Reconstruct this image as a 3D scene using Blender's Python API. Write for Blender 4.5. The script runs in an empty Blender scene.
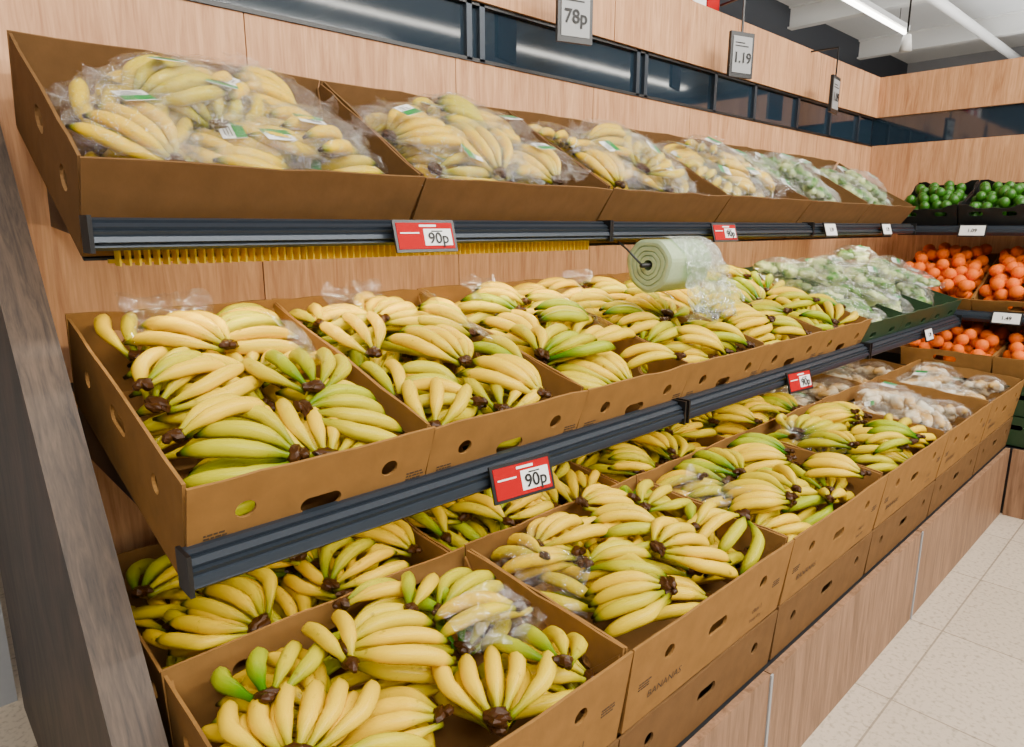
import bpy, bmesh, math, random
import numpy as np
from mathutils import Vector, Matrix, noise
random.seed(7); np.random.seed(7)
H0=1.35
S=bpy.context.scene
def link(o,parent=None):
    S.collection.objects.link(o)
    if parent: o.parent=parent
    return o
def lin(c):
    return tuple(((x/255)/12.92 if x/255<=0.04045 else ((x/255+.055)/1.055)**2.4) for x in c)+(1,)
# ---------------- materials
def newmat(name):
    m=bpy.data.materials.new(name); m.use_nodes=True
    nt=m.node_tree; b=nt.nodes['Principled BSDF']
    return m,nt,b
def simple(name,col,rough=.5,metal=0,bump=0,bs=60,var=.0,emit=0,spec=.5,col2=None):
    m,nt,b=newmat(name)
    b.inputs['Roughness'].default_value=rough; b.inputs['Metallic'].default_value=metal
    b.inputs['Specular IOR Level'].default_value=spec
    c=lin(col); b.inputs['Base Color'].default_value=c
    tc=nt.nodes.new('ShaderNodeTexCoord')
    n=nt.nodes.new('ShaderNodeTexNoise'); n.inputs['Scale'].default_value=bs; n.inputs['Detail'].default_value=5
    nt.links.new(tc.outputs['Object'],n.inputs['Vector'])
    if var or col2:
        mx=nt.nodes.new('ShaderNodeMix'); mx.data_type='RGBA'
        mx.inputs[6].default_value=tuple(x*(1-var) for x in c[:3])+(1,); mx.inputs[7].default_value=lin(col2) if col2 else tuple(min(1,x*(1+var)) for x in c[:3])+(1,)
        if col2:
            q=nt.nodes.new('ShaderNodeMapRange'); q.inputs[1].default_value=.4; q.inputs[2].default_value=.6
            nt.links.new(n.outputs['Fac'],q.inputs[0]); nt.links.new(q.outputs[0],mx.inputs[0])
        else: nt.links.new(n.outputs['Fac'],mx.inputs[0])
        nt.links.new(mx.outputs[2],b.inputs['Base Color'])
    if bump:
        bp=nt.nodes.new('ShaderNodeBump'); bp.inputs['Strength'].default_value=bump; bp.inputs['Distance'].default_value=.005
        nt.links.new(n.outputs['Fac'],bp.inputs['Height']); nt.links.new(bp.outputs['Normal'],b.inputs['Normal'])
    if emit:
        b.inputs['Emission Color'].default_value=c; b.inputs['Emission Strength'].default_value=emit
    return m
def wood(name,c1,c2,scale=(14,14,1.1),rough=.5):
    m,nt,b=newmat(name); b.inputs['Roughness'].default_value=rough; b.inputs['Specular IOR Level'].default_value=.3
    tc=nt.nodes.new('ShaderNodeTexCoord'); mp=nt.nodes.new('ShaderNodeMapping'); mp.inputs['Scale'].default_value=scale
    n=nt.nodes.new('ShaderNodeTexNoise'); n.inputs['Scale'].default_value=2.2; n.inputs['Detail'].default_value=8; n.inputs['Roughness'].default_value=.65; n.inputs['Distortion'].default_value=1.1
    n2=nt.nodes.new('ShaderNodeTexNoise'); n2.inputs['Scale'].default_value=12; n2.inputs['Detail'].default_value=4
    cr=nt.nodes.new('ShaderNodeValToRGB'); cr.color_ramp.elements[0].position=.32; cr.color_ramp.elements[1].position=.68
    cr.color_ramp.elements[0].color=lin(c1); cr.color_ramp.elements[1].color=lin(c2)
    ad=nt.nodes.new('ShaderNodeMath'); ad.operation='MULTIPLY_ADD'; ad.inputs[1].default_value=.3
    nt.links.new(tc.outputs['Object'],mp.inputs['Vector']); nt.links.new(mp.outputs[0],n.inputs['Vector']); nt.links.new(mp.outputs[0],n2.inputs['Vector'])
    sb=nt.nodes.new('ShaderNodeMath'); sb.operation='SUBTRACT'; sb.inputs[1].default_value=.15
    nt.links.new(n2.outputs['Fac'],ad.inputs[0]); nt.links.new(n.outputs['Fac'],ad.inputs[2]); nt.links.new(ad.outputs[0],sb.inputs[0])
    nt.links.new(sb.outputs[0],cr.inputs[0]); nt.links.new(cr.outputs[0],b.inputs['Base Color'])
    return m
M={}
M['card']=simple('cardboard',(134,96,50),.8,bump=.25,bs=22,var=.25,spec=.12)
M['card_dark']=simple('cardboard_brown',(104,75,44),.8,bump=.25,bs=22,var=.25,spec=.12)
M['card_print']=simple('cardboard_print_ink',(54,38,20),.8)
M['wood']=wood('oak_panel',(164,114,76),(208,158,115))
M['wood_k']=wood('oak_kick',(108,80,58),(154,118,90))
M['wood_d']=wood('walnut_gable',(48,39,33),(90,73,60),(30,5,1.6))
M['rail']=simple('anthracite_metal',(44,52,62),.38,.4,var=.1)
M['steel']=simple('shelf_steel',(50,52,56),.4,.6,var=.1)
M['black']=simple('black_plastic',(16,16,18),.4,var=.1)
M['yellowp']=simple('yellow_plastic',(235,200,0),.4,var=.1)
M['red']=simple('red_card',(165,0,10),.6,var=.05,spec=.1)
M['white']=simple('white_card',(235,235,232),.5,var=.02)
M['ink']=simple('ink',(8,8,10),.6)
M['green_label']=simple('green_label',(0,130,56),.4,var=.1)
M['green_crate']=simple('green_plastic_crate',(28,56,30),.45,var=.2)
M['grey']=simple('grey_paint',(150,152,156),.6,var=.04)
M['screen']=simple('eink_screen',(142,144,146),.4,var=.03)
M['dgrey']=simple('slate_paint',(52,56,64),.6,var=.06)
M['ceil']=simple('ceiling_paint',(228,230,230),.7,var=.03)
M['beam']=simple('white_steel_beam',(235,235,232),.5,var=.03)
M['tube']=simple('lamp_tube',(255,250,240),.5,emit=14)
M['led']=simple('led_strip_lens',(255,225,170),.5,emit=3)
M['glass']=simple('dark_window_glass',(26,40,52),.05,0,bump=.02,bs=3,spec=1.0)
M['orange']=simple('orange_peel',(232,104,0),.5,bump=.3,bs=300,var=.2,spec=.2)
M['lime']=simple('lime_peel',(42,98,8),.4,bump=.3,bs=250,var=.4)
M['leaf']=simple('cauliflower_leaf',(58,112,18),.6,bump=.4,bs=11,col2=(196,204,140))
M['leaf2']=simple('pale_mushroom',(190,150,80),.6,bump=.4,bs=12,col2=(222,214,190))
# floor tiles
m,nt,b=newmat('floor_tiles'); M['floor']=m
tc=nt.nodes.new('ShaderNodeTexCoord'); br=nt.nodes.new('ShaderNodeTexBrick'); br.offset=0; br.inputs['Scale'].default_value=1.0
br.inputs['Brick Width'].default_value=.5; br.inputs['Row Height'].default_value=.5; br.inputs['Mortar Size'].default_value=.003; br.inputs['Mortar Smooth'].default_value=.2
br.inputs['Color1'].default_value=lin((188,173,154)); br.inputs['Color2'].default_value=lin((195,180,161)); br.inputs['Mortar'].default_value=lin((146,132,115))
ns=nt.nodes.new('ShaderNodeTexNoise'); ns.inputs['Scale'].default_value=70; ns.inputs['Detail'].default_value=6
mr=nt.nodes.new('ShaderNodeMapRange'); mr.inputs[1].default_value=.3; mr.inputs[2].default_value=.5; mr.inputs[3].default_value=.65; mr.inputs[4].default_value=1
mm=nt.nodes.new('ShaderNodeMix'); mm.data_type='RGBA'; mm.blend_type='MULTIPLY'; mm.inputs[0].default_value=1
nt.links.new(tc.outputs['Object'],br.inputs['Vector']); nt.links.new(tc.outputs['Object'],ns.inputs['Vector'])
nt.links.new(ns.outputs['Fac'],mr.inputs[0]); nt.links.new(br.outputs['Color'],mm.inputs[6]); nt.links.new(mr.outputs[0],mm.inputs[7]); nt.links.new(mm.outputs[2],b.inputs['Base Color'])
b.inputs['Roughness'].default_value=.35
# banana
m,nt,b=newmat('banana_skin'); M['banana']=m
at=nt.nodes.new('ShaderNodeAttribute'); at.attribute_name='t'; ar=nt.nodes.new('ShaderNodeAttribute'); ar.attribute_name='rnd'
oi=nt.nodes.new('ShaderNodeObjectInfo')
def ramp(stops):
    cr=nt.nodes.new('ShaderNodeValToRGB'); e=cr.color_ramp.elements
    while len(e)<len(stops): e.new(.5)
    for i,(p,c) in enumerate(stops): e[i].position=p; e[i].color=lin(c)
    return cr
r1=ramp([(0,(60,34,12)),(.05,(66,42,14)),(.085,(112,118,0)),(.2,(196,172,0)),(.32,(228,188,0)),(.84,(226,186,0)),(.92,(120,128,0)),(.96,(40,26,8)),(1,(22,14,6))])
r2=ramp([(0,(60,34,12)),(.05,(66,46,16)),(.085,(40,86,0)),(.2,(66,114,0)),(.42,(156,168,0)),(.72,(154,166,0)),(.92,(44,90,0)),(.96,(38,30,8)),(1,(22,14,6))])
nt.links.new(at.outputs['Fac'],r1.inputs[0]); nt.links.new(at.outputs['Fac'],r2.inputs[0])
sm=nt.nodes.new('ShaderNodeMath'); sm.operation='ADD'; nt.links.new(ar.outputs['Fac'],sm.inputs[0]); nt.links.new(oi.outputs['Random'],sm.inputs[1])
mg=nt.nodes.new('ShaderNodeMapRange'); mg.inputs[1].default_value=.62; mg.inputs[2].default_value=1.6; mg.inputs[4].default_value=1
nt.links.new(sm.outputs[0],mg.inputs[0])
mx=nt.nodes.new('ShaderNodeMix'); mx.data_type='RGBA'; nt.links.new(mg.outputs[0],mx.inputs[0]); nt.links.new(r1.outputs[0],mx.inputs[6]); nt.links.new(r2.outputs[0],mx.inputs[7])
tc=nt.nodes.new('ShaderNodeTexCoord'); ns=nt.nodes.new('ShaderNodeTexNoise'); ns.inputs['Scale'].default_value=55; ns.inputs['Detail'].default_value=4
nt.links.new(tc.outputs['Object'],ns.inputs['Vector'])
mr=nt.nodes.new('ShaderNodeMapRange'); mr.inputs[1].default_value=.66; mr.inputs[2].default_value=.74; mr.inputs[4].default_value=.5
nt.links.new(ns.outputs['Fac'],mr.inputs[0])
m2=nt.nodes.new('ShaderNodeMix'); m2.data_type='RGBA'; m2.inputs[7].default_value=lin((98,70,8)); nt.links.new(mr.outputs[0],m2.inputs[0]); nt.links.new(mx.outputs[2],m2.inputs[6])
nt.links.new(m2.outputs[2],b.inputs['Base Color']); b.inputs['Roughness'].default_value=.28; b.inputs['Specular IOR Level'].default_value=.16
# clear plastic
def plastic(name,tint,white=.12,scale=40,g0=.04,g1=.4):
    m=bpy.data.materials.new(name); m.use_nodes=True; nt=m.node_tree; nt.nodes.clear()
    out=nt.nodes.new('ShaderNodeOutputMaterial'); tr=nt.nodes.new('ShaderNodeBsdfTransparent'); tr.inputs[0].default_value=tint
    gl=nt.nodes.new('ShaderNodeBsdfGlossy'); gl.inputs['Roughness'].default_value=.08; gl.inputs[0].default_value=(.97,.98,1,1)
    df=nt.nodes.new('ShaderNodeBsdfDiffuse'); df.inputs[0].default_value=(.85,.88,.85,1)
    tc=nt.nodes.new('ShaderNodeTexCoord'); n=nt.nodes.new('ShaderNodeTexNoise'); n.inputs['Scale'].default_value=scale; n.inputs['Detail'].default_value=3; n.inputs['Distortion'].default_value=2
    nt.links.new(tc.outputs['Object'],n.inputs['Vector'])
    bp=nt.nodes.new('ShaderNodeBump'); bp.inputs['Strength'].default_value=.8; bp.inputs['Distance'].default_value=.012
    nt.links.new(n.outputs['Fac'],bp.inputs['Height']); nt.links.new(bp.outputs[0],gl.inputs['Normal'])
    lw=nt.nodes.new('ShaderNodeLayerWeight'); lw.inputs[0].default_value=.25; nt.links.new(bp.outputs[0],lw.inputs['Normal'])
    mr=nt.nodes.new('ShaderNodeMapRange'); mr.inputs[3].default_value=g0; mr.inputs[4].default_value=g1; nt.links.new(lw.outputs['Facing'],mr.inputs[0])
    a=nt.nodes.new('ShaderNodeMixShader'); nt.links.new(mr.outputs[0],a.inputs[0]); nt.links.new(tr.outputs[0],a.inputs[1]); nt.links.new(gl.outputs[0],a.inputs[2])
    m3=nt.nodes.new('ShaderNodeMapRange'); m3.inputs[1].default_value=.5; m3.inputs[2].default_value=.75; m3.inputs[3].default_value=white*.3; m3.inputs[4].default_value=white*3; nt.links.new(n.outputs['Fac'],m3.inputs[0])
    c=nt.nodes.new('ShaderNodeMixShader'); nt.links.new(m3.outputs[0],c.inputs[0]); nt.links.new(a.outputs[0],c.inputs[1]); nt.links.new(df.outputs[0],c.inputs[2])
    nt.links.new(c.outputs[0],out.inputs[0]); return m
M['bag']=plastic('clear_bag',(1,1,1,1),.012,50,.06,.3)
M['vbag']=plastic('frosted_bag',(1,1,1,1),.05,45,.05,.35)
M['film']=plastic('clear_film',(.99,.99,.99,1),.03,25,.05,.4)
M['rollbag']=plastic('green_tint_film',(.86,.94,.84,1),.2,60)
M['roll']=simple('bag_roll',(160,178,140),.3,var=.2)

# ---------------- mesh builder
class MB:
    def __init__(s): s.v=[];s.f=[];s.m=[];s.s=[];s.t=[];s.r=[];s.mats=[]
    def mi(s,k):
        if k not in s.mats: s.mats.append(k)
        return s.mats.index(k)
    def add(s,vs,fs,mat,smooth=False,t=None,r=0):
        o=len(s.v); s.v+= [tuple(v) for v in vs]; i=s.mi(mat)
        for f in fs: s.f.append(tuple(a+o for a in f)); s.m.append(i); s.s.append(smooth)
        s.t+= list(t) if t is not None else [0]*len(vs); s.r+=[r]*len(vs)
    def box(s,x0,x1,y0,y1,z0,z1,mat,mtx=None):
        vs=[Vector(p) for p in [(x0,y0,z0),(x1,y0,z0),(x1,y1,z0),(x0,y1,z0),(x0,y0,z1),(x1,y0,z1),(x1,y1,z1),(x0,y1,z1)]]
        if mtx: vs=[mtx@v for v in vs]
        s.add(vs,[(0,3,2,1),(4,5,6,7),(0,1,5,4),(1,2,6,5),(2,3,7,6),(3,0,4,7)],mat)
    def prism(s,prof,x0,x1,mat,caps=True):
        n=len(prof); vs=[(x0,p[0],p[1]) for p in prof]+[(x1,p[0],p[1]) for p in prof]
        fs=[(i,(i+1)%n,(i+1)%n+n,i+n) for i in range(n)]
        if caps: fs+=[tuple(range(n))[::-1],tuple(range(n,2*n))]
        s.add(vs,fs,mat)
    def tube(s,path,rad,seg,mat,t=None,r=0,smooth=True,lob=0):
        n=len(path); vs=[];tt=[]
        P=[Vector(p) for p in path]
        for i in range(n):
            tg=(P[min(i+1,n-1)]-P[max(i-1,0)]).normalized()
            ref=Vector((0,1,0)) if abs(tg.y)<.9 else Vector((1,0,0))
            u=tg.cross(ref).normalized(); w=u.cross(tg).normalized()
            for k in range(seg):
                a=2*math.pi*k/seg; rr=rad[i]*(1+lob*math.cos(5*a))
                vs.append(P[i]+u*math.cos(a)*rr+w*math.sin(a)*rr); tt.append(t[i] if t is not None else 0)
        fs=[(i*seg+k,i*seg+(k+1)%seg,(i+1)*seg+(k+1)%seg,(i+1)*seg+k) for i in range(n-1) for k in range(seg)]
        fs+=[tuple(range(seg))[::-1],tuple(range((n-1)*seg,n*seg))]
        s.add(vs,fs,mat,smooth,tt,r)
    def ball(s,c,r,mat,seg=12,rings=8,sc=(1,1,1),jit=0,seed=0,bottom=True,smooth=True,freq=18,mtx=None):
        vs=[];c=Vector(c)
        for i in range(rings+1):
            ph=math.pi*i/rings
            for k in range(seg):
                a=2*math.pi*k/seg; d=Vector((math.sin(ph)*math.cos(a),math.sin(ph)*math.sin(a),math.cos(ph)))
                p=Vector((d.x*r*sc[0],d.y*r*sc[1],d.z*r*sc[2]))
                if jit: p*=1+jit*noise.noise(p*freq+Vector((seed*3.1,seed,0)))
                if mtx: p=mtx@p
                vs.append(c+p)
        R=rings
        fs=[(i*seg+k,(i+1)*seg+k,(i+1)*seg+(k+1)%seg,i*seg+(k+1)%seg) for i in range(R) for k in range(seg)]
        s.add(vs,fs,mat,smooth)
    def mesh(s,name):
        me=bpy.data.meshes.new(name); me.from_pydata(s.v,[],s.f)
        for k in s.mats: me.materials.append(M[k])
        me.polygons.foreach_set('material_index',s.m); me.polygons.foreach_set('use_smooth',s.s)
        if any(s.t) or any(s.r):
            a=me.attributes.new('t','FLOAT','POINT'); a.data.foreach_set('value',s.t)
            a=me.attributes.new('rnd','FLOAT','POINT'); a.data.foreach_set('value',s.r)
        me.update(); return me
    def obj(s,name,loc=(0,0,0),parent=None):
        o=bpy.data.objects.new(name,s.mesh(name)); o.location=loc; return link(o,parent)
def bx(name,x0,x1,y0,y1,z0,z1,mat,parent=None):
    b=MB(); b.box(x0,x1,y0,y1,z0,z1,mat); return b.obj(name,parent=parent)

# ---------------- cardboard panel with holes (2D curve fill) and printed text
def curve_to_vf(cu):
    o=bpy.data.objects.new('tmp',cu); S.collection.objects.link(o)
    dg=bpy.context.evaluated_depsgraph_get(); me=bpy.data.meshes.new_from_object(o.evaluated_get(dg))
    vs=[v.co.copy() for v in me.vertices]; fs=[tuple(p.vertices) for p in me.polygons]
    bpy.data.objects.remove(o); bpy.data.curves.remove(cu); bpy.data.meshes.remove(me)
    return vs,fs
def panel(outline,holes,t):
    cu=bpy.data.curves.new('tmp','CURVE'); cu.dimensions='2D'; cu.fill_mode='BOTH'; cu.extrude=t/2
    def poly(pts):
        sp=cu.splines.new('POLY'); sp.points.add(len(pts)-1)
        for i,p in enumerate(pts): sp.points[i].co=(p[0],p[1],0,1)
        sp.use_cyclic_u=True
    poly(outline)
    for (cx,cy,rx,ry) in holes:
        n=18; pts=[]
        for i in range(n):
            a=2*math.pi*i/n
            if rx>ry*1.3:
                ox=(rx-ry)*(1 if math.cos(a)>=0 else -1); pts.append((cx+ox+ry*math.cos(a),cy+ry*math.sin(a)))
            else: pts.append((cx+rx*math.cos(a),cy+ry*math.sin(a)))
        poly(pts)
    return curve_to_vf(cu)
def textvf(s,size):
    cu=bpy.data.curves.new('tmp','FONT'); cu.body=s; cu.size=size; cu.align_x='CENTER'; cu.resolution_u=2
    return curve_to_vf(cu)
def crate_mesh(name,w,d,h,fh,sh,mat='card',seed=0,printed=True,t=.005,notch=.0):
    """origin front-bottom-centre, +y depth"""
    b=MB(); rnd=random.Random(seed)
    def rim(W):
        top=[(W/2-W*i/8, h+rnd.uniform(-.003,.003)-(notch if 2<=i<=6 else 0)) for i in range(9)]
        return [(-W/2,0),(W/2,0)]+top
    fl=.012
    def put(vs,fs,fn,mt=None): b.add([fn(v) for v in vs],fs,mt or mat)
    vs,fs=panel(rim(w),fh,t); put(vs,fs,lambda v:(v.x*(1+.02*v.y/h),v.z-fl*v.y/h+t/2,v.y))
    vs,fs=panel(rim(w),[(0,h*.62,.045,.016),(-w*.3,h*.7,.016,.016),(w*.3,h*.7,.016,.016)] if printed else [],t); put(vs,fs,lambda v:(v.x*(1+.02*v.y/h),d-v.z+fl*v.y/h-t/2,v.y))
    vs,fs=panel(rim(d-.011),sh,t)
    put(vs,fs,lambda v:(-w/2+v.z-w*.01*v.y/h+t/2, d/2+v.x,v.y-.002))
    put(vs,fs,lambda v:(w/2-v.z+w*.01*v.y/h-t/2, d/2-v.x,v.y-.002))
    b.box(-w/2+.004,w/2-.004,.004,d-.004,0,.006,mat)
    for sx in (-1,1):
        for (y0,y1) in ((.008,.07),(d-.07,d-.008)):
            vs,fs=panel([(y0,.01),(y1,.01),(y1,h*.55 if y0<.1 else h-.012),(y0,h-.012 if y0<.1 else h*.55)],[],.004)
            put(vs,fs,lambda v:(sx*(w/2-.004)+v.z,v.x,v.y))
    if printed:
        for (s,px,pz,sz) in (('BANANAS',-w*.30,h*.24,.024),('class I',w*.30,h*.26,.018),('keep dry',w*.30,h*.14,.014)):
            vs,fs=textvf(s,sz); put(vs,fs,lambda v:(px+v.x,-fl*(v.y+pz)/h-.0006,v.y+pz),'card_print')
        for (px,pn,pz) in ((-w*.45,3,.42),(w*.40,3,.45)):
            for i in range(pn):
                zz=h*pz+i*.006
                yy=-fl*zz/h-.0008
                x=px; 
                while x<px+.03:
                    l=rnd.uniform(.003,.009); b.box(x,x+l,yy,yy+.002,zz,zz+.0025,'card_print'); x+=l+.0018
    return b.mesh(name)

# ---------------- banana hands
def hand_into(b,n,rnd,L=.17,off=Vector((0,0,0))):
    for i in range(n):
        f=(i-(n-1)/2)/max(1,(n-1)/2); phi=f*math.radians(32)*min(1,n/4)+rnd.uniform(-.08,.08)
        A=rnd.uniform(1.05,1.45); LL=L*rnd.uniform(.88,1.07); R=rnd.uniform(.0126,.0147)
        ns=17; path=[];rad=[];tt=[]
        x=0;z=0
        a0=A*.62+rnd.uniform(-.08,.08)
        pr=[(0,.5),(.06,.38),(.13,.42),(.2,.64),(.3,.92),(.5,1.03),(.7,1),(.82,.85),(.9,.56),(.95,.33),(1,.25)]
        fan=f*.16+rnd.uniform(-.05,.05)
        for j in range(ns):
            s=j/(ns-1)
            if j: 
                am=a0-A*(s-.5/(ns-1)); x+=math.cos(am)*LL/(ns-1); z+=math.sin(am)*LL/(ns-1)
            lat=f*(n-1)/2*.0238*(.27+.73*min(1,s*2.6)**.8)
            p=Vector((x,0,z)); p=Matrix.Rotation(-phi,3,'X')@p; p=Matrix.Rotation(fan,3,'Z')@p
            p.y+=lat
            p.z-=abs(f)*.008
            path.append(p+off); rad.append(R*np.interp(s,[q[0] for q in pr],[q[1] for q in pr])); tt.append(.05+.95*s)
        b.tube(path,rad,9,'banana',tt,rnd.random()*.8,lob=.05)
    wd=(n-1)*.0238*.27/2+.0065
    b.ball(off+Vector((-.001,0,.001)),1,'banana',9,6,(.0135,wd+.003,.0100),.4,n,freq=110,smooth=False)
    b.ball(off+Vector((-.014,0,0)),1,'banana',7,5,(.010,wd*.8,.0075),.5,n+3,freq=110,smooth=False)
hands=[]; HV=[]
for k in range(11):
    rnd=random.Random(100+k); b=MB(); n=[5,5,6,6,6,4,5,4,2,3,3][k]
    hand_into(b,n,rnd,L=.17 if k<8 else .155)
    if k%2==0 and k<8: hand_into(b,max(2,n-2),rnd,L=.155,off=Vector((.004,0,-.018)))
    arr=np.array(b.v); c=(arr.max(0)+arr.min(0))/2; b.v=[tuple(np.array(v)-c) for v in b.v]
    hands.append(b.mesh('banana_hand_mesh_%d'%k)); HV.append(np.array(b.v))
def sticker(b,p,nrm_yaw,w,h):
    R=Matrix.Translation(p)@Matrix.Rotation(nrm_yaw,4,'Z')@Matrix.Rotation(random.uniform(-.3,.3),4,'X')
    b.box(-w/2,w/2,-h/2,h/2,0,.0012,'white',R)
    b.box(-w/2,w/2,-h/2,-h/2+h*.45,.0012,.002,'green_label',R)
    for i in range(3): b.box(-w*.35,w*.3-.006*i,h*(.05+.13*i),h*(.09+.13*i),.0012,.0018,'ink',R)
bags=[];BV=[]
def dome(b,rx,ry,rz,seed,mat='bag',tail=True):
    seg,R=36,14; vs=[]
    for i in range(R+1):
        ph=(math.pi*.56)*i/R
        for k in range(seg):
            a=2*math.pi*k/seg
            ca,sa=math.cos(a),math.sin(a)
            p=Vector((math.sin(ph)*(abs(ca)**.75)*math.copysign(1,ca)*rx,math.sin(ph)*(abs(sa)**.75)*math.copysign(1,sa)*ry,math.cos(ph)*rz))
            q=1+.18*(1-2*abs(noise.noise(p*30+Vector((seed*5,0,seed)))))-.1+.07*noise.noise(p*80)
            vs.append((p.x*q,p.y*q,p.z*q))
    fs=[(i*seg+k,(i+1)*seg+k,(i+1)*seg+(k+1)%seg,i*seg+(k+1)%seg) for i in range(R) for k in range(seg)]
    b.add(vs,fs,mat,False)
    if tail:
        vs=[];n=14;rd=random.Random(seed)
        for i in range(5):
            for k in range(n):
                a=2*math.pi*k/n; r=[.03,.012,.008,.018,.03][i]*(1+.45*math.sin(k*3.1+seed)+rd.uniform(-.2,.2))
                vs.append((-rx*.85-.012*i,math.cos(a)*r*1.3,.015+.002*i+math.sin(a)*r*.5))
        fs=[(i*n+k,(i+1)*n+k,(i+1)*n+(k+1)%n,i*n+(k+1)%n) for i in range(4) for k in range(n)]
        b.add(vs,fs,mat,False)
for k in range(4):
    rnd=random.Random(200+k); b=MB(); hand_into(b,[5,5,4,6][k],rnd,L=.16)
    b.r=[x*.35 for x in b.r]
    arr=np.array(b.v); c=(arr.max(0)+arr.min(0))/2; b.v=[tuple(np.array(v)-c) for v in b.v]; e=(arr.max(0)-arr.min(0))/2
    dome(b,e[0]*1.08,e[1]*1.15,e[2]*1.25,k+1)
    BV.append(np.array(b.v))
    if k!=2: sticker(b,Vector((rnd.uniform(-.03,.04),rnd.uniform(-.02,.02),e[2]*1.2)),rnd.uniform(0,6),.055,.042)
    bags.append(b.mesh('bagged_bananas_mesh_%d'%k))
def vegset(mat,nm):
    ms=[];vv=[]
    for k in range(3):
        b=MB(); rnd=random.Random(k)
        for i in range(11): b.ball((rnd.uniform(-.08,.08),rnd.uniform(-.05,.05),rnd.uniform(-.01,.022)),.024,mat,10,8,(1.7,.9,.8),.6,i,freq=40,mtx=Matrix.Rotation(rnd.uniform(-1,1),3,'Z'))
        dome(b,.115,.085,.06,k+20,'vbag'); arr=np.array(b.v)
        if k!=1: sticker(b,Vector((.01,0,.055)),rnd.uniform(0,6),.05,.035)
        ms.append(b.mesh(nm+'_%d'%k)); vv.append(arr)
    return ms,vv
veg,VV=vegset('leaf','bagged_veg_mesh'); mush,MV=vegset('leaf2','bagged_mushroom_mesh')

CELL=.01
def fill(parent,w,d,h,meshes,verts,base,top,yaws,pitch=(-.15,.15),sink=.018,tries=36,seed=0,maxn=60,name='bunch',marg=.006,crown=.0,scale=1.0,yj=.3,small=0):
    """drop items one by one on a height field; 'small' = how many templates at the end of the list are kept for gap filling"""
    rd=random.Random(seed); nx=int(w/CELL)+2; ny=int(d/CELL)+2
    G=np.full((nx,ny),base,dtype=float); fails=0; cnt=0; phase=0; nm=len(meshes)
    while cnt<maxn:
        if fails>=16:
            if small and phase==0: phase=1; fails=0
            else: break
        best=None
        for _ in range(tries):
            k=rd.randrange(nm-small) if phase==0 else nm-1-rd.randrange(small)
            yaw=rd.choice(yaws)+rd.gauss(0,yj); pt=rd.uniform(*pitch); rl=rd.uniform(-.25,.25)
            R=Matrix.Rotation(yaw,3,'Z')@Matrix.Rotation(pt,3,'Y')@Matrix.Rotation(rl,3,'X')
            V=verts[k]@np.array(R).T*scale
            mn=V.min(0);mx=V.max(0)
            lo=-w/2+marg-mn[0]; hi=w/2-marg-mx[0]
            x=min(hi,max(lo,rd.uniform(lo-.06,hi+.06))) if hi>lo else (lo+hi)/2
            lo=marg-mn[1]; hi=d-marg-mx[1]
            y=min(hi,max(lo,rd.uniform(lo-.06,hi+.06))) if hi>lo else (lo+hi)/2
            ix=np.clip(((V[:,0]+x+w/2)/CELL).astype(int),0,nx-1); iy=np.clip(((V[:,1]+y)/CELL).astype(int),0,ny-1)
            g=G[ix,iy]
            z=(g-V[:,2]).max()-sink
            z=max(z,.012-mn[2])
            tl=top+crown*max(0,math.cos(math.pi*x/w))*math.sin(math.pi*min(1,max(0,y/d)))
            sc=z+mx[2]-tl+1.0*g.mean()
            if best is None or sc<best[0]: best=(sc,z,x,y,R,k,V,ix,iy,mx[2],tl)
        sc,z,x,y,R,k,V,ix,iy,mz,tl=best
        if z+mz>tl: fails+=1; continue
        np.maximum.at(G,(ix,iy),V[:,2]+z)
        o=bpy.data.objects.new(name,meshes[k]); o.matrix_world=Matrix.Translation((x,y,z))@R.to_4x4()@Matrix.Scale(scale,4)
        link(o,parent); cnt+=1
    return G
def frame(x,y,z,tilt,rz=0):
    return Matrix.Translation((x,y,z))@Matrix.Rotation(rz,4,'Z')@Matrix.Rotation(tilt,4,'X')
def empty(name,mtx):
    e=bpy.data.objects.new(name,None); e.empty_display_size=.05; e.matrix_world=mtx; return link(e)
def crate(mesh,mtx,name='cardboard_banana_box'):
    o=bpy.data.objects.new(name,mesh); o.matrix_world=mtx; return link(o)
def film(parent,seed,pts):
    b=MB(); n=24; P=[Vector(p) for p in pts]; vs=[]
    for i in range(n+1):
        for j in range(n+1):
            u=i/n;v=j/n
            p=(P[0]*(1-u)+P[1]*u)*(1-v)+(P[3]*(1-u)+P[2]*u)*v
            nn=noise.noise_vector(p*16+Vector((seed,seed*2,0)))
            vs.append(p+nn*.026+noise.noise_vector(p*45)*.009)
    fs=[(i*(n+1)+j,(i+1)*(n+1)+j,(i+1)*(n+1)+j+1,i*(n+1)+j+1) for i in range(n) for j in range(n)]
    b.add(vs,fs,'film',False); return b.obj('plastic_liner',parent=parent)

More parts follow.
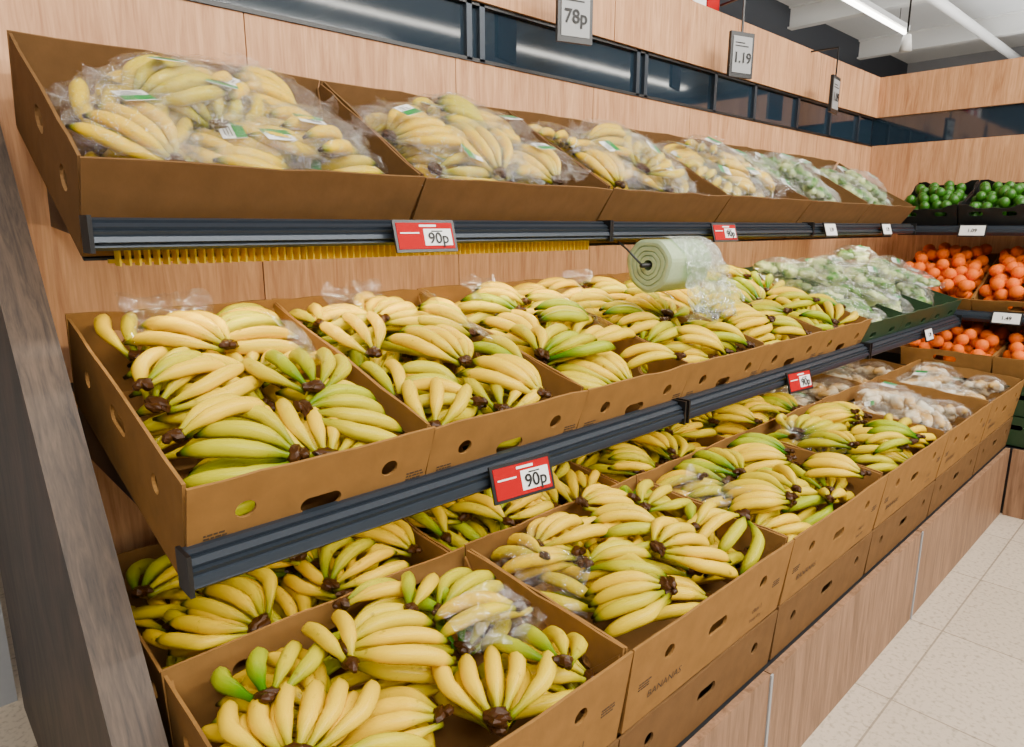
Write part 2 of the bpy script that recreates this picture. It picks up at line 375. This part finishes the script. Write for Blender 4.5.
FH=lambda w,h:[(-w*.3,h*.66,.015,.015),(0,h*.5,.034,.014),(w*.3,h*.66,.015,.015)]
SH=lambda d,h:[(-d*.3,h*.6,.016,.016),(0,h*.66,.04,.016),(d*.3,h*.6,.016,.016)]
PI=math.pi
WM,DM,HM=.394,.6,.175
mid=[crate_mesh('box_deep_%d'%i,WM,DM,HM,FH(WM,HM),SH(DM,HM),'card',i) for i in range(3)]
WB,DB=.585,.42
bot=[crate_mesh('box_wide_%d'%i,WB,DB,.18,FH(WB,.18),SH(DB,.18),'card',i+10) for i in range(3)]
WT,DT,HT=.585,.45,.17
topm=[crate_mesh('box_top_%d'%i,WT,DT,HT,[],[(-.13,.085,.024,.02),(.02,.11,.028,.02)],'card_dark',i+20,printed=False) for i in range(3)]
low=[crate_mesh('box_low_%d'%i,WB,DB,.145,[(-.2,.085,.014,.014),(0,.08,.034,.013),(.2,.085,.014,.014)],SH(DB,.145),'card_dark',i+30,printed=False) for i in range(2)]
# MID ROW
tm=math.radians(16)
MZ=H0-.33-HM*math.cos(tm); MY=.9+HM*math.sin(tm)
for i in range(6):
    mt=frame(.265+.2+.4*i,MY,MZ,tm); c=crate(mid[i%3],mt)
    e=empty('banana_bunches',mt)
    fill(e,WM,DM,HM,hands,HV,.07,HM+.024,[PI/2+.45,PI/2-.1,PI*.14,PI/2+.9],(0,.6),seed=i+41,maxn=130,name='banana_hand',crown=.042,small=3,yj=.3)
    film(e,i,[(-.14,.44,.19),(.03,.54,.18),(.05,.57,.21),(-.13,.53,.235)])
    film(e,i+9,[(.185,.2,.15),(.185,.5,.15),(.09,.46,.24),(.09,.22,.23)])
gm=crate_mesh('veg_crate',.392,.6,.16,[(-.1,.1,.03,.012),(.1,.1,.03,.012)],[(-.15,.1,.04,.012),(.15,.1,.04,.012)],'green_crate',50,printed=False)
gs=crate_mesh('veg_crate_small',.392,.5,.14,[(-.1,.09,.03,.012),(.1,.09,.03,.012)],[(-.15,.09,.04,.012),(.15,.09,.04,.012)],'green_crate',51,printed=False)
for i in range(3):
    mt=frame(.265+.2+.4*(i+6),MY,MZ,tm); crate(gm,mt,'vegetable_crate')
    e=empty('bagged_vegetables',mt); fill(e,.392,.6,.17,veg,VV,.05,.24,[0,PI/2,1],seed=i+5,maxn=40,name='veg_bag',crown=.08,pitch=(-.3,.3))
# TOP ROW
tt=math.radians(31)
TZ=H0+.1-HT*math.cos(tt); TY=1.15+HT*math.sin(tt)
for i in range(6):
    mt=frame(.245+.3+.6*i,TY,TZ,tt)
    if i<4:
        crate(topm[i%3],mt); e=empty('bagged_bananas',mt)
        fill(e,WT,DT,HT,bags,BV,.06,HT+.0,[0,PI/2,PI,2.4],(-.15,.4),seed=i+31,maxn=64,name='banana_bag',crown=.08,marg=.004,sink=.04)
    else:
        crate(topm[i%3],mt,'cardboard_box'); e=empty('bagged_vegetables',mt)
        fill(e,WT,DT,HT,veg,VV,.03,HT,[0,PI/2,1],seed=i+31,maxn=40,name='veg_bag',crown=.085,sink=.03)
# BOTTOM ROW front
tb=math.radians(4)
for i in range(6):
    x=.24+.3+.6*i
    mt=frame(x,.615,.481,tb)
    c=crate(bot[i%3],mt)
    if i<4:
        e=empty('banana_bunches',mt)
        fill(e,WB,DB,.18,hands,HV,.085,.212,[PI/2,PI/2+.5,PI/2-.5,-.1,PI/2+.9],(.15,.7),seed=i+61,maxn=150,name='banana_hand',crown=.045,small=3,yj=.3)
        film(e,i+20,[(.06,.1,.22),(.20,.1,.22),(.19,.22,.25),(.05,.21,.255)] if i==0 else [(-.285,.12,.15),(-.285,.36,.15),(-.22,.33,.235),(-.21,.15,.225)])
    else:
        e=empty('bagged_vegetables',mt); fill(e,WB,DB,.18,mush,MV,.04,.21,[0,PI/2,1],seed=i+5,maxn=36,name='veg_bag',crown=.05,pitch=(-.3,.3))
    crate(low[i%2],frame(x+.0,.625,.332,0))
# BOTTOM back row
for i in range(6):
    mt=frame(.255+.3+.6*i,1.085,.465,.1); crate(bot[(i+1)%3],mt)
    e=empty('banana_bunches' if i<4 else 'bagged_vegetables',mt)
    if i<4: fill(e,WB,DB,.18,hands,HV,.085,.222,[PI/2,PI/2+.5,0.3,PI/2-.5],(0,.4),seed=i+81,maxn=100,name='banana_hand',crown=.045,small=3)
    else: fill(e,WB,DB,.18,mush,MV,.05,.2,[0,PI/2,1],seed=i+5,maxn=24,name='veg_bag',crown=.05)

# ---------------- shelving
XE=3.86
def rail(x0,x1,y,z,hh,name='shelf_price_rail'):
    b=MB(); k=hh/.062
    pr=[(0,0),(-.006,.006),(-.004,.012),(-.012,.016),(-.010,.026),(-.006,.028),(-.009,.036),(-.002,.038),(-.005,.045),(.004,.052),(.010,.052),(.008,.058),(.016,.062),(.03,.062),(.03,0)]
    b.prism([(y+p[0],z+p[1]*k) for p in pr],x0,x1,'rail')
    b.box(x0-.002,x0+.004,y-.013,y+.032,z-.003,z+hh+.003,'black'); b.box(x1-.004,x1+.002,y-.013,y+.032,z-.003,z+hh+.003,'black')
    return b.obj(name)
segs=[(.245,1.43),(1.436,2.66),(2.666,XE)]
for a,c in segs:
    rail(a,c,1.145,H0-.035,.048); rail(a+.01,c,.895,H0-.478,.053)
def deck(name,y0,z0,tilt,depth,x0=.275,x1=XE):
    b=MB(); dy,dz=math.cos(tilt),math.sin(tilt); t=.004
    b.prism([(y0,z0),(y0+dy*depth,z0+dz*depth),(y0+dy*depth,z0+dz*depth-t),(y0,z0-t)],x0,x1,'steel'); return b.obj(name)
deck('shelf_deck',MY+.005,MZ-.002,tm,.68); deck('shelf_deck',TY+.003,TZ-.003,tt,.45,x0=.255)
b=MB()
b.box(.28,1.42,1.2,1.206,H0-.056,H0-.05,'yellowp')
x=.29
while x<1.41:
    b.box(x,x+.003,1.18,1.206,H0-.060,H0-.036,'yellowp'); x+=.014
b.obj('yellow_divider_strip')
for xx in (.29,1.433,2.663,XE):
    b=MB()
    b.prism([(TY+.06,TZ+.02),(1.62,H0+.12),(1.64,H0-.0),(1.34,H0-.025)],xx-.002,xx+.002,'steel')
    b.prism([(MY+.12,MZ+.025),(1.62,MZ+.17),(1.64,MZ+.03)],xx-.002,xx+.002,'steel')
    b.obj('shelf_bracket')
b=MB()
for i,(a,c) in enumerate([(.235,1.40),(1.404,2.5),(2.504,3.8)]):
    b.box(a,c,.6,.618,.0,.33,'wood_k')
b.box(.235,3.8,.618,1.62,0,.328,'steel')
for sx in (1.402,2.502): b.box(sx-.005,sx+.005,.596,.6,.0,.33,'grey')
b.box(.235,3.86,1.06,1.6,.33,.455,'steel')
b.obj('shelf_base_cabinet')
b=MB()
for k in range(8):
    a=.1+.62*k if k else .17; c=.1+.62*(k+1)
    c=min(c,4.6)
    if a>=4.6: break
    b.box(a+.0015,c-.0015,1.65,1.68,0,H0+.48,'wood')
b.box(-.6,.167,1.65,1.68,H0+.1,H0+.48,'wood')
b.obj('wall_back_oak')
b=MB(); b.prism([(.54,0),(1.64,H0+.25),(1.64,H0+.4),(2.2,H0+.4),(2.2,0)],.158,.224,'wood_d'); b.obj('shelf_end_gable')
b=MB()
b.box(-.6,4.6,1.66,1.67,H0+.48,H0+.64,'glass')
b.obj('window_1')
b=MB()
b.box(-.6,4.6,1.645,1.675,H0+.478,H0+.488,'black'); b.box(-.6,4.6,1.645,1.675,H0+.632,H0+.642,'black')
for xx in (.55,1.38,1.43,2.2,2.25,2.75,3.1,3.55,3.95,4.35):
    b.box(xx,xx+.02,1.645,1.675,H0+.48,H0+.64,'rail')
b.obj('window_frame')
b=MB()
for k in range(6):
    b.box(-.5+.85*k+.002,min(4.6,-.5+.85*(k+1))-.002,1.635,1.70,H0+.642,H0+.87,'wood')
b.obj('wall_bulkhead_back')
b=MB(); b.box(4.6,4.63,-2.6,1.7,0,H0+.48,'wood'); b.obj('wall_far_oak')
b=MB(); b.box(4.61,4.62,-2.6,1.66,H0+.48,H0+.64,'glass'); b.obj('window_2')
b=MB(); b.box(4.59,4.64,-2.6,1.66,H0+.642,H0+.87,'wood'); b.obj('wall_bulkhead_far')

# ---------------- far run (faces -X)
def R90(x,y,z,t): return Matrix.Translation((x,y,z))@Matrix.Rotation(-PI/2,4,'Z')@Matrix.Rotation(t,4,'X')
def rail_y(x,z,y0,y1):
    b=MB(); pr=[(0,0),(-.012,.016),(-.010,.03),(-.002,.032),(.004,.046),(.016,.05),(.03,.05),(.03,0)]
    b.prism([(p[0],p[1]) for p in pr],0,y1-y0,'rail'); o=b.obj('shelf_price_rail'); o.matrix_world=Matrix.Translation((x,y1,z))@Matrix.Rotation(-PI/2,4,'Z'); return o
rail_y(4.14,H0-.045,-2,1.3); rail_y(3.97,H0-.46,-2,1.2)
def deck_y(x,z,t,dep,y0,y1):
    b=MB(); b.box(0,y1-y0,0,dep,-.006,0,'steel'); o=b.obj('shelf_deck'); o.matrix_world=Matrix.Translation((x,y1,z))@Matrix.Rotation(-PI/2,4,'Z')@Matrix.Rotation(t,4,'X'); return o
deck_y(4.19,H0-.032,.3,.38,-2,1.3); deck_y(4.02,H0-.45,.42,.6,-2,1.2)
def fruit(mat,w,d,base,top,r,seed,sc=(1,1,1),crown=.03):
    rd=random.Random(seed); b=MB(); pts=[]; fails=0
    for n in range(900):
        best=None
        for _ in range(8):
            x=rd.uniform(-w/2+r,w/2-r); y=rd.uniform(r,d-r); z=base+r
            for (a,c,e) in pts:
                q=(a-x)**2+(c-y)**2
                if q<3.5*r*r: z=max(z,e+math.sqrt(max(0,3.5*r*r-q)))
            if best is None or z<best[2]: best=(x,y,z)
        x,y,z=best
        if z>top+crown*math.cos(PI*x/w)*math.sin(PI*y/d): 
            fails+=1
            if fails>30: break
            continue
        pts.append(best)
        b.ball(best,r*rd.uniform(.94,1.04),mat,12,8,sc)
    return b
bc=crate_mesh('black_crate',.29,.36,.15,[(-.07,.1,.03,.012),(.07,.1,.03,.012)],[(0,.1,.04,.012)],'black',70,printed=False,notch=.02)
for i in range(6):
    mt=R90(4.19,1.18-.3*i,H0-.028,.38); crate(bc,mt,'plastic_fruit_crate')
    b=fruit('lime',.27,.34,.04,.14,.026,i,(1,1,1.12)); o=b.obj('lime_pile'); o.matrix_world=mt
oc=crate_mesh('orange_tray',.39,.5,.1,[(0,.06,.05,.014)],[(0,.06,.04,.012)],'card',71,printed=False)
for i in range(7):
    mt=R90(4.03,1.08-.4*i,H0-.44,.42); crate(oc,mt,'cardboard_fruit_tray')
    b=fruit('orange',.385,.49,.02,.15,.031,i,crown=.05); o=b.obj('orange_pile'); o.matrix_world=mt
    mt=R90(3.86,.93-.4*i,H0-.70,.12)
    crate(oc,mt,'cardboard_fruit_tray'); b=fruit('orange',.385,.49,.02,.13,.031,i+9,crown=.05); o=b.obj('orange_pile'); o.matrix_world=mt
    if i>0:
        for k in range(2):
            crate(gs,Matrix.Translation((3.84,.9-.4*i,.335+.145*k))@Matrix.Rotation(-PI/2,4,'Z'),'vegetable_crate')
b=MB(); b.box(3.8,3.82,-2.2,.59,0,.328,'wood_k'); b.box(3.82,4.6,-2.2,1.64,0,.325,'steel'); b.box(4.36,4.6,-2.2,1.62,.33,.62,'steel'); b.obj('shelf_base_cabinet')

# ---------------- price labels
def label(x,y,z,w,h,red=True,txt='90p',tilt=-.3,yaw=0):
    e=empty('price_label' ,Matrix.Translation((x,y,z))@Matrix.Rotation(yaw,4,'Z')@Matrix.Rotation(tilt,4,'X'))
    b=MB(); b.box(-w/2-.006,w/2+.006,0,.005,-h/2-.006,h/2+.006,'black'); b.obj('holder',parent=e)
    b=MB(); b.box(-w/2,w/2,-.001,0,-h/2,h/2,'red' if red else 'white'); b.obj('card',parent=e)
    if red:
        b=MB(); b.box(-w*.04,w*.46,-.002,-.001,-h*.38,h*.26,'white'); b.box(-w*.45,-w*.12,-.002,-.001,h*.08,h*.13,'white'); b.box(-w*.1,w*.2,-.002,-.001,h*.34,h*.42,'white')
        b.box(w*.1,w*.3,-.0024,-.002,h*.14,h*.19,'ink'); b.obj('price_patch',parent=e)
    sz=h*(.6 if red else .5)
    cu=bpy.data.curves.new('price_text','FONT'); cu.body=txt; cu.size=sz; cu.align_x='CENTER'; cu.extrude=.0004; cu.offset=sz*.012; cu.materials.append(M['ink'])
    o=bpy.data.objects.new('price_text',cu); o.location=(w*.21 if red else 0,-.0034,-h*(.3 if red else .18)); o.rotation_euler=(PI/2,0,0); link(o,e)
label(.845,.860,H0-.462,.13,.058,True,yaw=-.12); label(2.03,.862,H0-.46,.115,.052,True,yaw=-.12)
label(.815,1.104,H0-.018,.126,.052,True,yaw=-.1); label(1.96,1.106,H0-.018,.11,.046,True,yaw=-.1)
for xx in (2.78,3.4): label(xx,1.115,H0-.012,.1,.045,False,'1.19')
label(3.3,.866,H0-.455,.09,.045,False,'1.29')
for yy in (.95,.55): label(4.12,yy,H0-.02,.11,.05,False,'1.09',yaw=-PI/2)
label(3.95,.72,H0-.43,.11,.05,False,'1.49',yaw=-PI/2)
def sign(x,y,z,txt,yaw):
    e=empty('hanging_price_sign',Matrix.Translation((x,y,z))@Matrix.Rotation(yaw,4,'Z'))
    b=MB(); b.box(-.062,.062,0,.014,-.085,.085,'black')
    b.box(-.05,.05,-.002,0,-.068,.068,'screen')
    b.box(-.004,.004,.004,.01,.08,.22,'black'); b.box(-.004,.004,.004,.14,.215,.222,'black'); b.obj('frame',parent=e)
    cu=bpy.data.curves.new('sign_text','FONT'); cu.body=txt; cu.size=.055; cu.align_x='CENTER'; cu.extrude=.0004; cu.offset=.0008; cu.materials.append(M['ink'])
    o=bpy.data.objects.new('sign_text',cu); o.location=(0,-.004,-.03); o.rotation_euler=(PI/2,0,0); link(o,e)
    b=MB(); b.box(-.04,.03,-.003,-.002,.03,.034,'ink'); b.box(-.04,.01,-.003,-.002,.042,.046,'ink'); b.obj('sign_print',parent=e)
sign(1.69,1.5,H0+.635,'78p',-.3); sign(2.7,1.5,H0+.675,'1.19',-.3); sign(3.64,1.5,H0+.64,'1.09',.12)

# ---------------- plastic bag roll
e=empty('plastic_bag_roll',Matrix.Translation((1.51,1.07,H0-.10)))
b=MB(); n=48
x0,x1,ro,ri=0,.2,.07,.014
vs=[]
prof=[(x0,ri),(x0,.024),(x0+.004,.026),(x0,.028),(x0,.036),(x0+.004,.038),(x0,.040),(x0,.05),(x0+.004,.052),(x0,.054),(x0,.062),(x0+.004,ro),(x1-.004,ro),(x1,ro-.004),(x1,ri)]
for p in prof:
    for k in range(n):
        a=2*PI*k/n; rr=p[1]*(1+.03*math.sin(3*a)+.02*math.sin(7*a)); vs.append((p[0],rr*math.cos(a),rr*math.sin(a)))
m_=len(prof); fs=[(i*n+k,i*n+(k+1)%n,((i+1)%m_)*n+(k+1)%n,((i+1)%m_)*n+k) for i in range(m_) for k in range(n)]
b.add(vs,fs,'roll',False)
b.tube([(-.03,0,0),(.25,0,0)],[.006,.006],10,'black'); b.tube([(-.025,0,0),(-.025,.05,.04),(-.025,.08,.06)],[.003]*3,8,'steel'); b.tube([(.24,0,0),(.24,.05,.04),(.24,.08,.06)],[.003]*3,8,'steel')
b.obj('roll_core',parent=e)
for q in range(2):
    b=MB(); vs=[];NU,NV=30,46
    for i in range(NU+1):
        for j in range(NV+1):
            u=i/NU; v=j/NV
            x=.05+.17*u+.09*v*u+.05*v
            if v<.25: a=PI/2+ (v/.25)*PI/2; y=.074*math.cos(a); z=.074*math.sin(a)
            else: y=-.074-.014*math.sin(v*9)*.5-.008*q; z=-(v-.25)*(.21-.05*q)
            nn=noise.noise_vector(Vector((x*26,v*7,q*3)))*(.004+.02*v)
            vs.append((x+nn.x,y+nn.y*1.3-abs(nn.z)*.4-.003*q,z+nn.z*.8))
    fs=[(i*(NV+1)+j,(i+1)*(NV+1)+j,(i+1)*(NV+1)+j+1,i*(NV+1)+j+1) for i in range(NU) for j in range(NV)]
    b.add(vs,fs,'rollbag',False); b.obj('hanging_bag',parent=e)

# ---------------- room
bx('floor',-5,13,-8,4.3,-.02,0,'floor')
bx('ceiling',-5,13,-8,4.3,3.95,3.98,'ceil')
bx('wall_back',-5,13,4.2,4.3,0,3.95,'dgrey')
bx('wall_right',12.9,13,-8,4.3,0,3.95,'grey')
bx('wall_partition',-5,.15,2.25,2.3,0,1.6,'grey')
for k in range(5):
    b=MB(); x=2+2.2*k
    b.box(x,x+.12,-8,4.2,3.7,3.72,'beam'); b.box(x+.05,x+.07,-8,4.2,3.72,3.93,'beam'); b.box(x,x+.12,-8,4.2,3.93,3.949,'beam'); b.obj('ceiling_beam')
b=MB()
for y in (1.0,2.4): b.tube([(4.5,y,3.5),(12.8,y,3.5)],[.05,.05],12,'beam')
b.obj('ceiling_duct_pipe')
def tube_light(x0,x1,y,z):
    b=MB(); b.box(x0,x1,y-.05,y+.05,z+.02,z+.07,'beam'); b.tube([(x0,y,z),(x1,y,z)],[.02,.02],10,'tube')
    for xx in (x0+.2,x1-.2): b.tube([(xx,y,z+.07),(xx,y,3.95)],[.004,.004],6,'black')
    b.obj('tube_light')
for (x0,x1,y) in [(-3,.2,-1.2),(.6,3.8,-1.2),(4.4,7.4,-1),(5.2,8.2,1.2),(5.5,9,3.0),(-3,1,-3.2),(1.5,5.5,-3.2),(6,10,-3.2),(8.5,12,-1),(0,5,-5)]:
    tube_light(x0,x1,y,3.5)
b=MB(); b.tube([(5.3,1.75,2.60),(5.3,1.75,2.50)],[.025,.04],14,'white'); b.tube([(5.3,1.75,2.62),(5.3,1.75,3.95)],[.006,.006],8,'black'); b.obj('ceiling_spotlight')
b=MB()
for i,xx in enumerate((2.35,2.45,2.55,2.65)): b.box(xx,xx+.09,1.64,1.69,H0+.87,H0+.87+.13+.02*(i%2),'red' if i%2 else 'white')
b.obj('boxed_products')

# ---------------- lights
def area(name,loc,sx,sy,power,col=(1,.96,.885),tgt=None,rot=None):
    l=bpy.data.lights.new(name,'AREA'); l.shape='RECTANGLE'; l.size=sx; l.size_y=sy; l.energy=power; l.color=col
    o=bpy.data.objects.new(name,l); o.location=loc
    if tgt is not None: o.rotation_euler=(math.atan2(tgt-loc[1],loc[2]-.8),0,0)
    if rot: o.rotation_euler=rot
    link(o)
area('aisle_light',(1.6,-.2,3.4),6,.12,100,tgt=.4)
area('aisle_light',(1.6,-1.6,3.4),6,.12,200,tgt=1)
area('aisle_light',(1.6,-3.6,3.3),6,.12,170,tgt=1)
area('aisle_light',(5.2,-1.2,3.4),3,.3,60)
area('store_light',(7.5,2.5,3.4),5,.5,90)
area('ceiling_fill_light',(8,1.5,2.9),6,1,110,(1,1,1),rot=(PI,0,0))  # added upward fill to brighten the ceiling, not a store fitting
for (yy,zz,pw) in ((1.28,H0-.052,18),(1.03,MZ-.012,7)):
    b=MB()
    for (a,c) in ((.30,1.425),(1.44,2.655),(2.67,XE-.01)): b.box(a,c,yy-.008,yy+.008,zz+.002,zz+.008,'led')
    b.obj('shelf_led_strip')
    area('shelf_led_light',(2.08,yy,zz),3.5,.014,pw,(1,.84,.6),rot=(.6,0,0))
w=bpy.data.worlds.new('World'); S.world=w; w.use_nodes=True
w.node_tree.nodes['Background'].inputs[0].default_value=(1,.97,.93,1); w.node_tree.nodes['Background'].inputs[1].default_value=.11
# ---------------- camera
F=680; yaw=math.radians(46.5); p=math.radians(12.2)
fw=Vector((math.cos(p)*math.cos(yaw),math.cos(p)*math.sin(yaw),-math.sin(p)))
cam=bpy.data.cameras.new('camera'); co=bpy.data.objects.new('camera',cam); link(co)
co.location=(0,0,H0); co.rotation_euler=fw.to_track_quat('-Z','Y').to_euler(); cam.sensor_width=36; cam.lens=F/1024*36; cam.clip_start=.02
S.camera=co
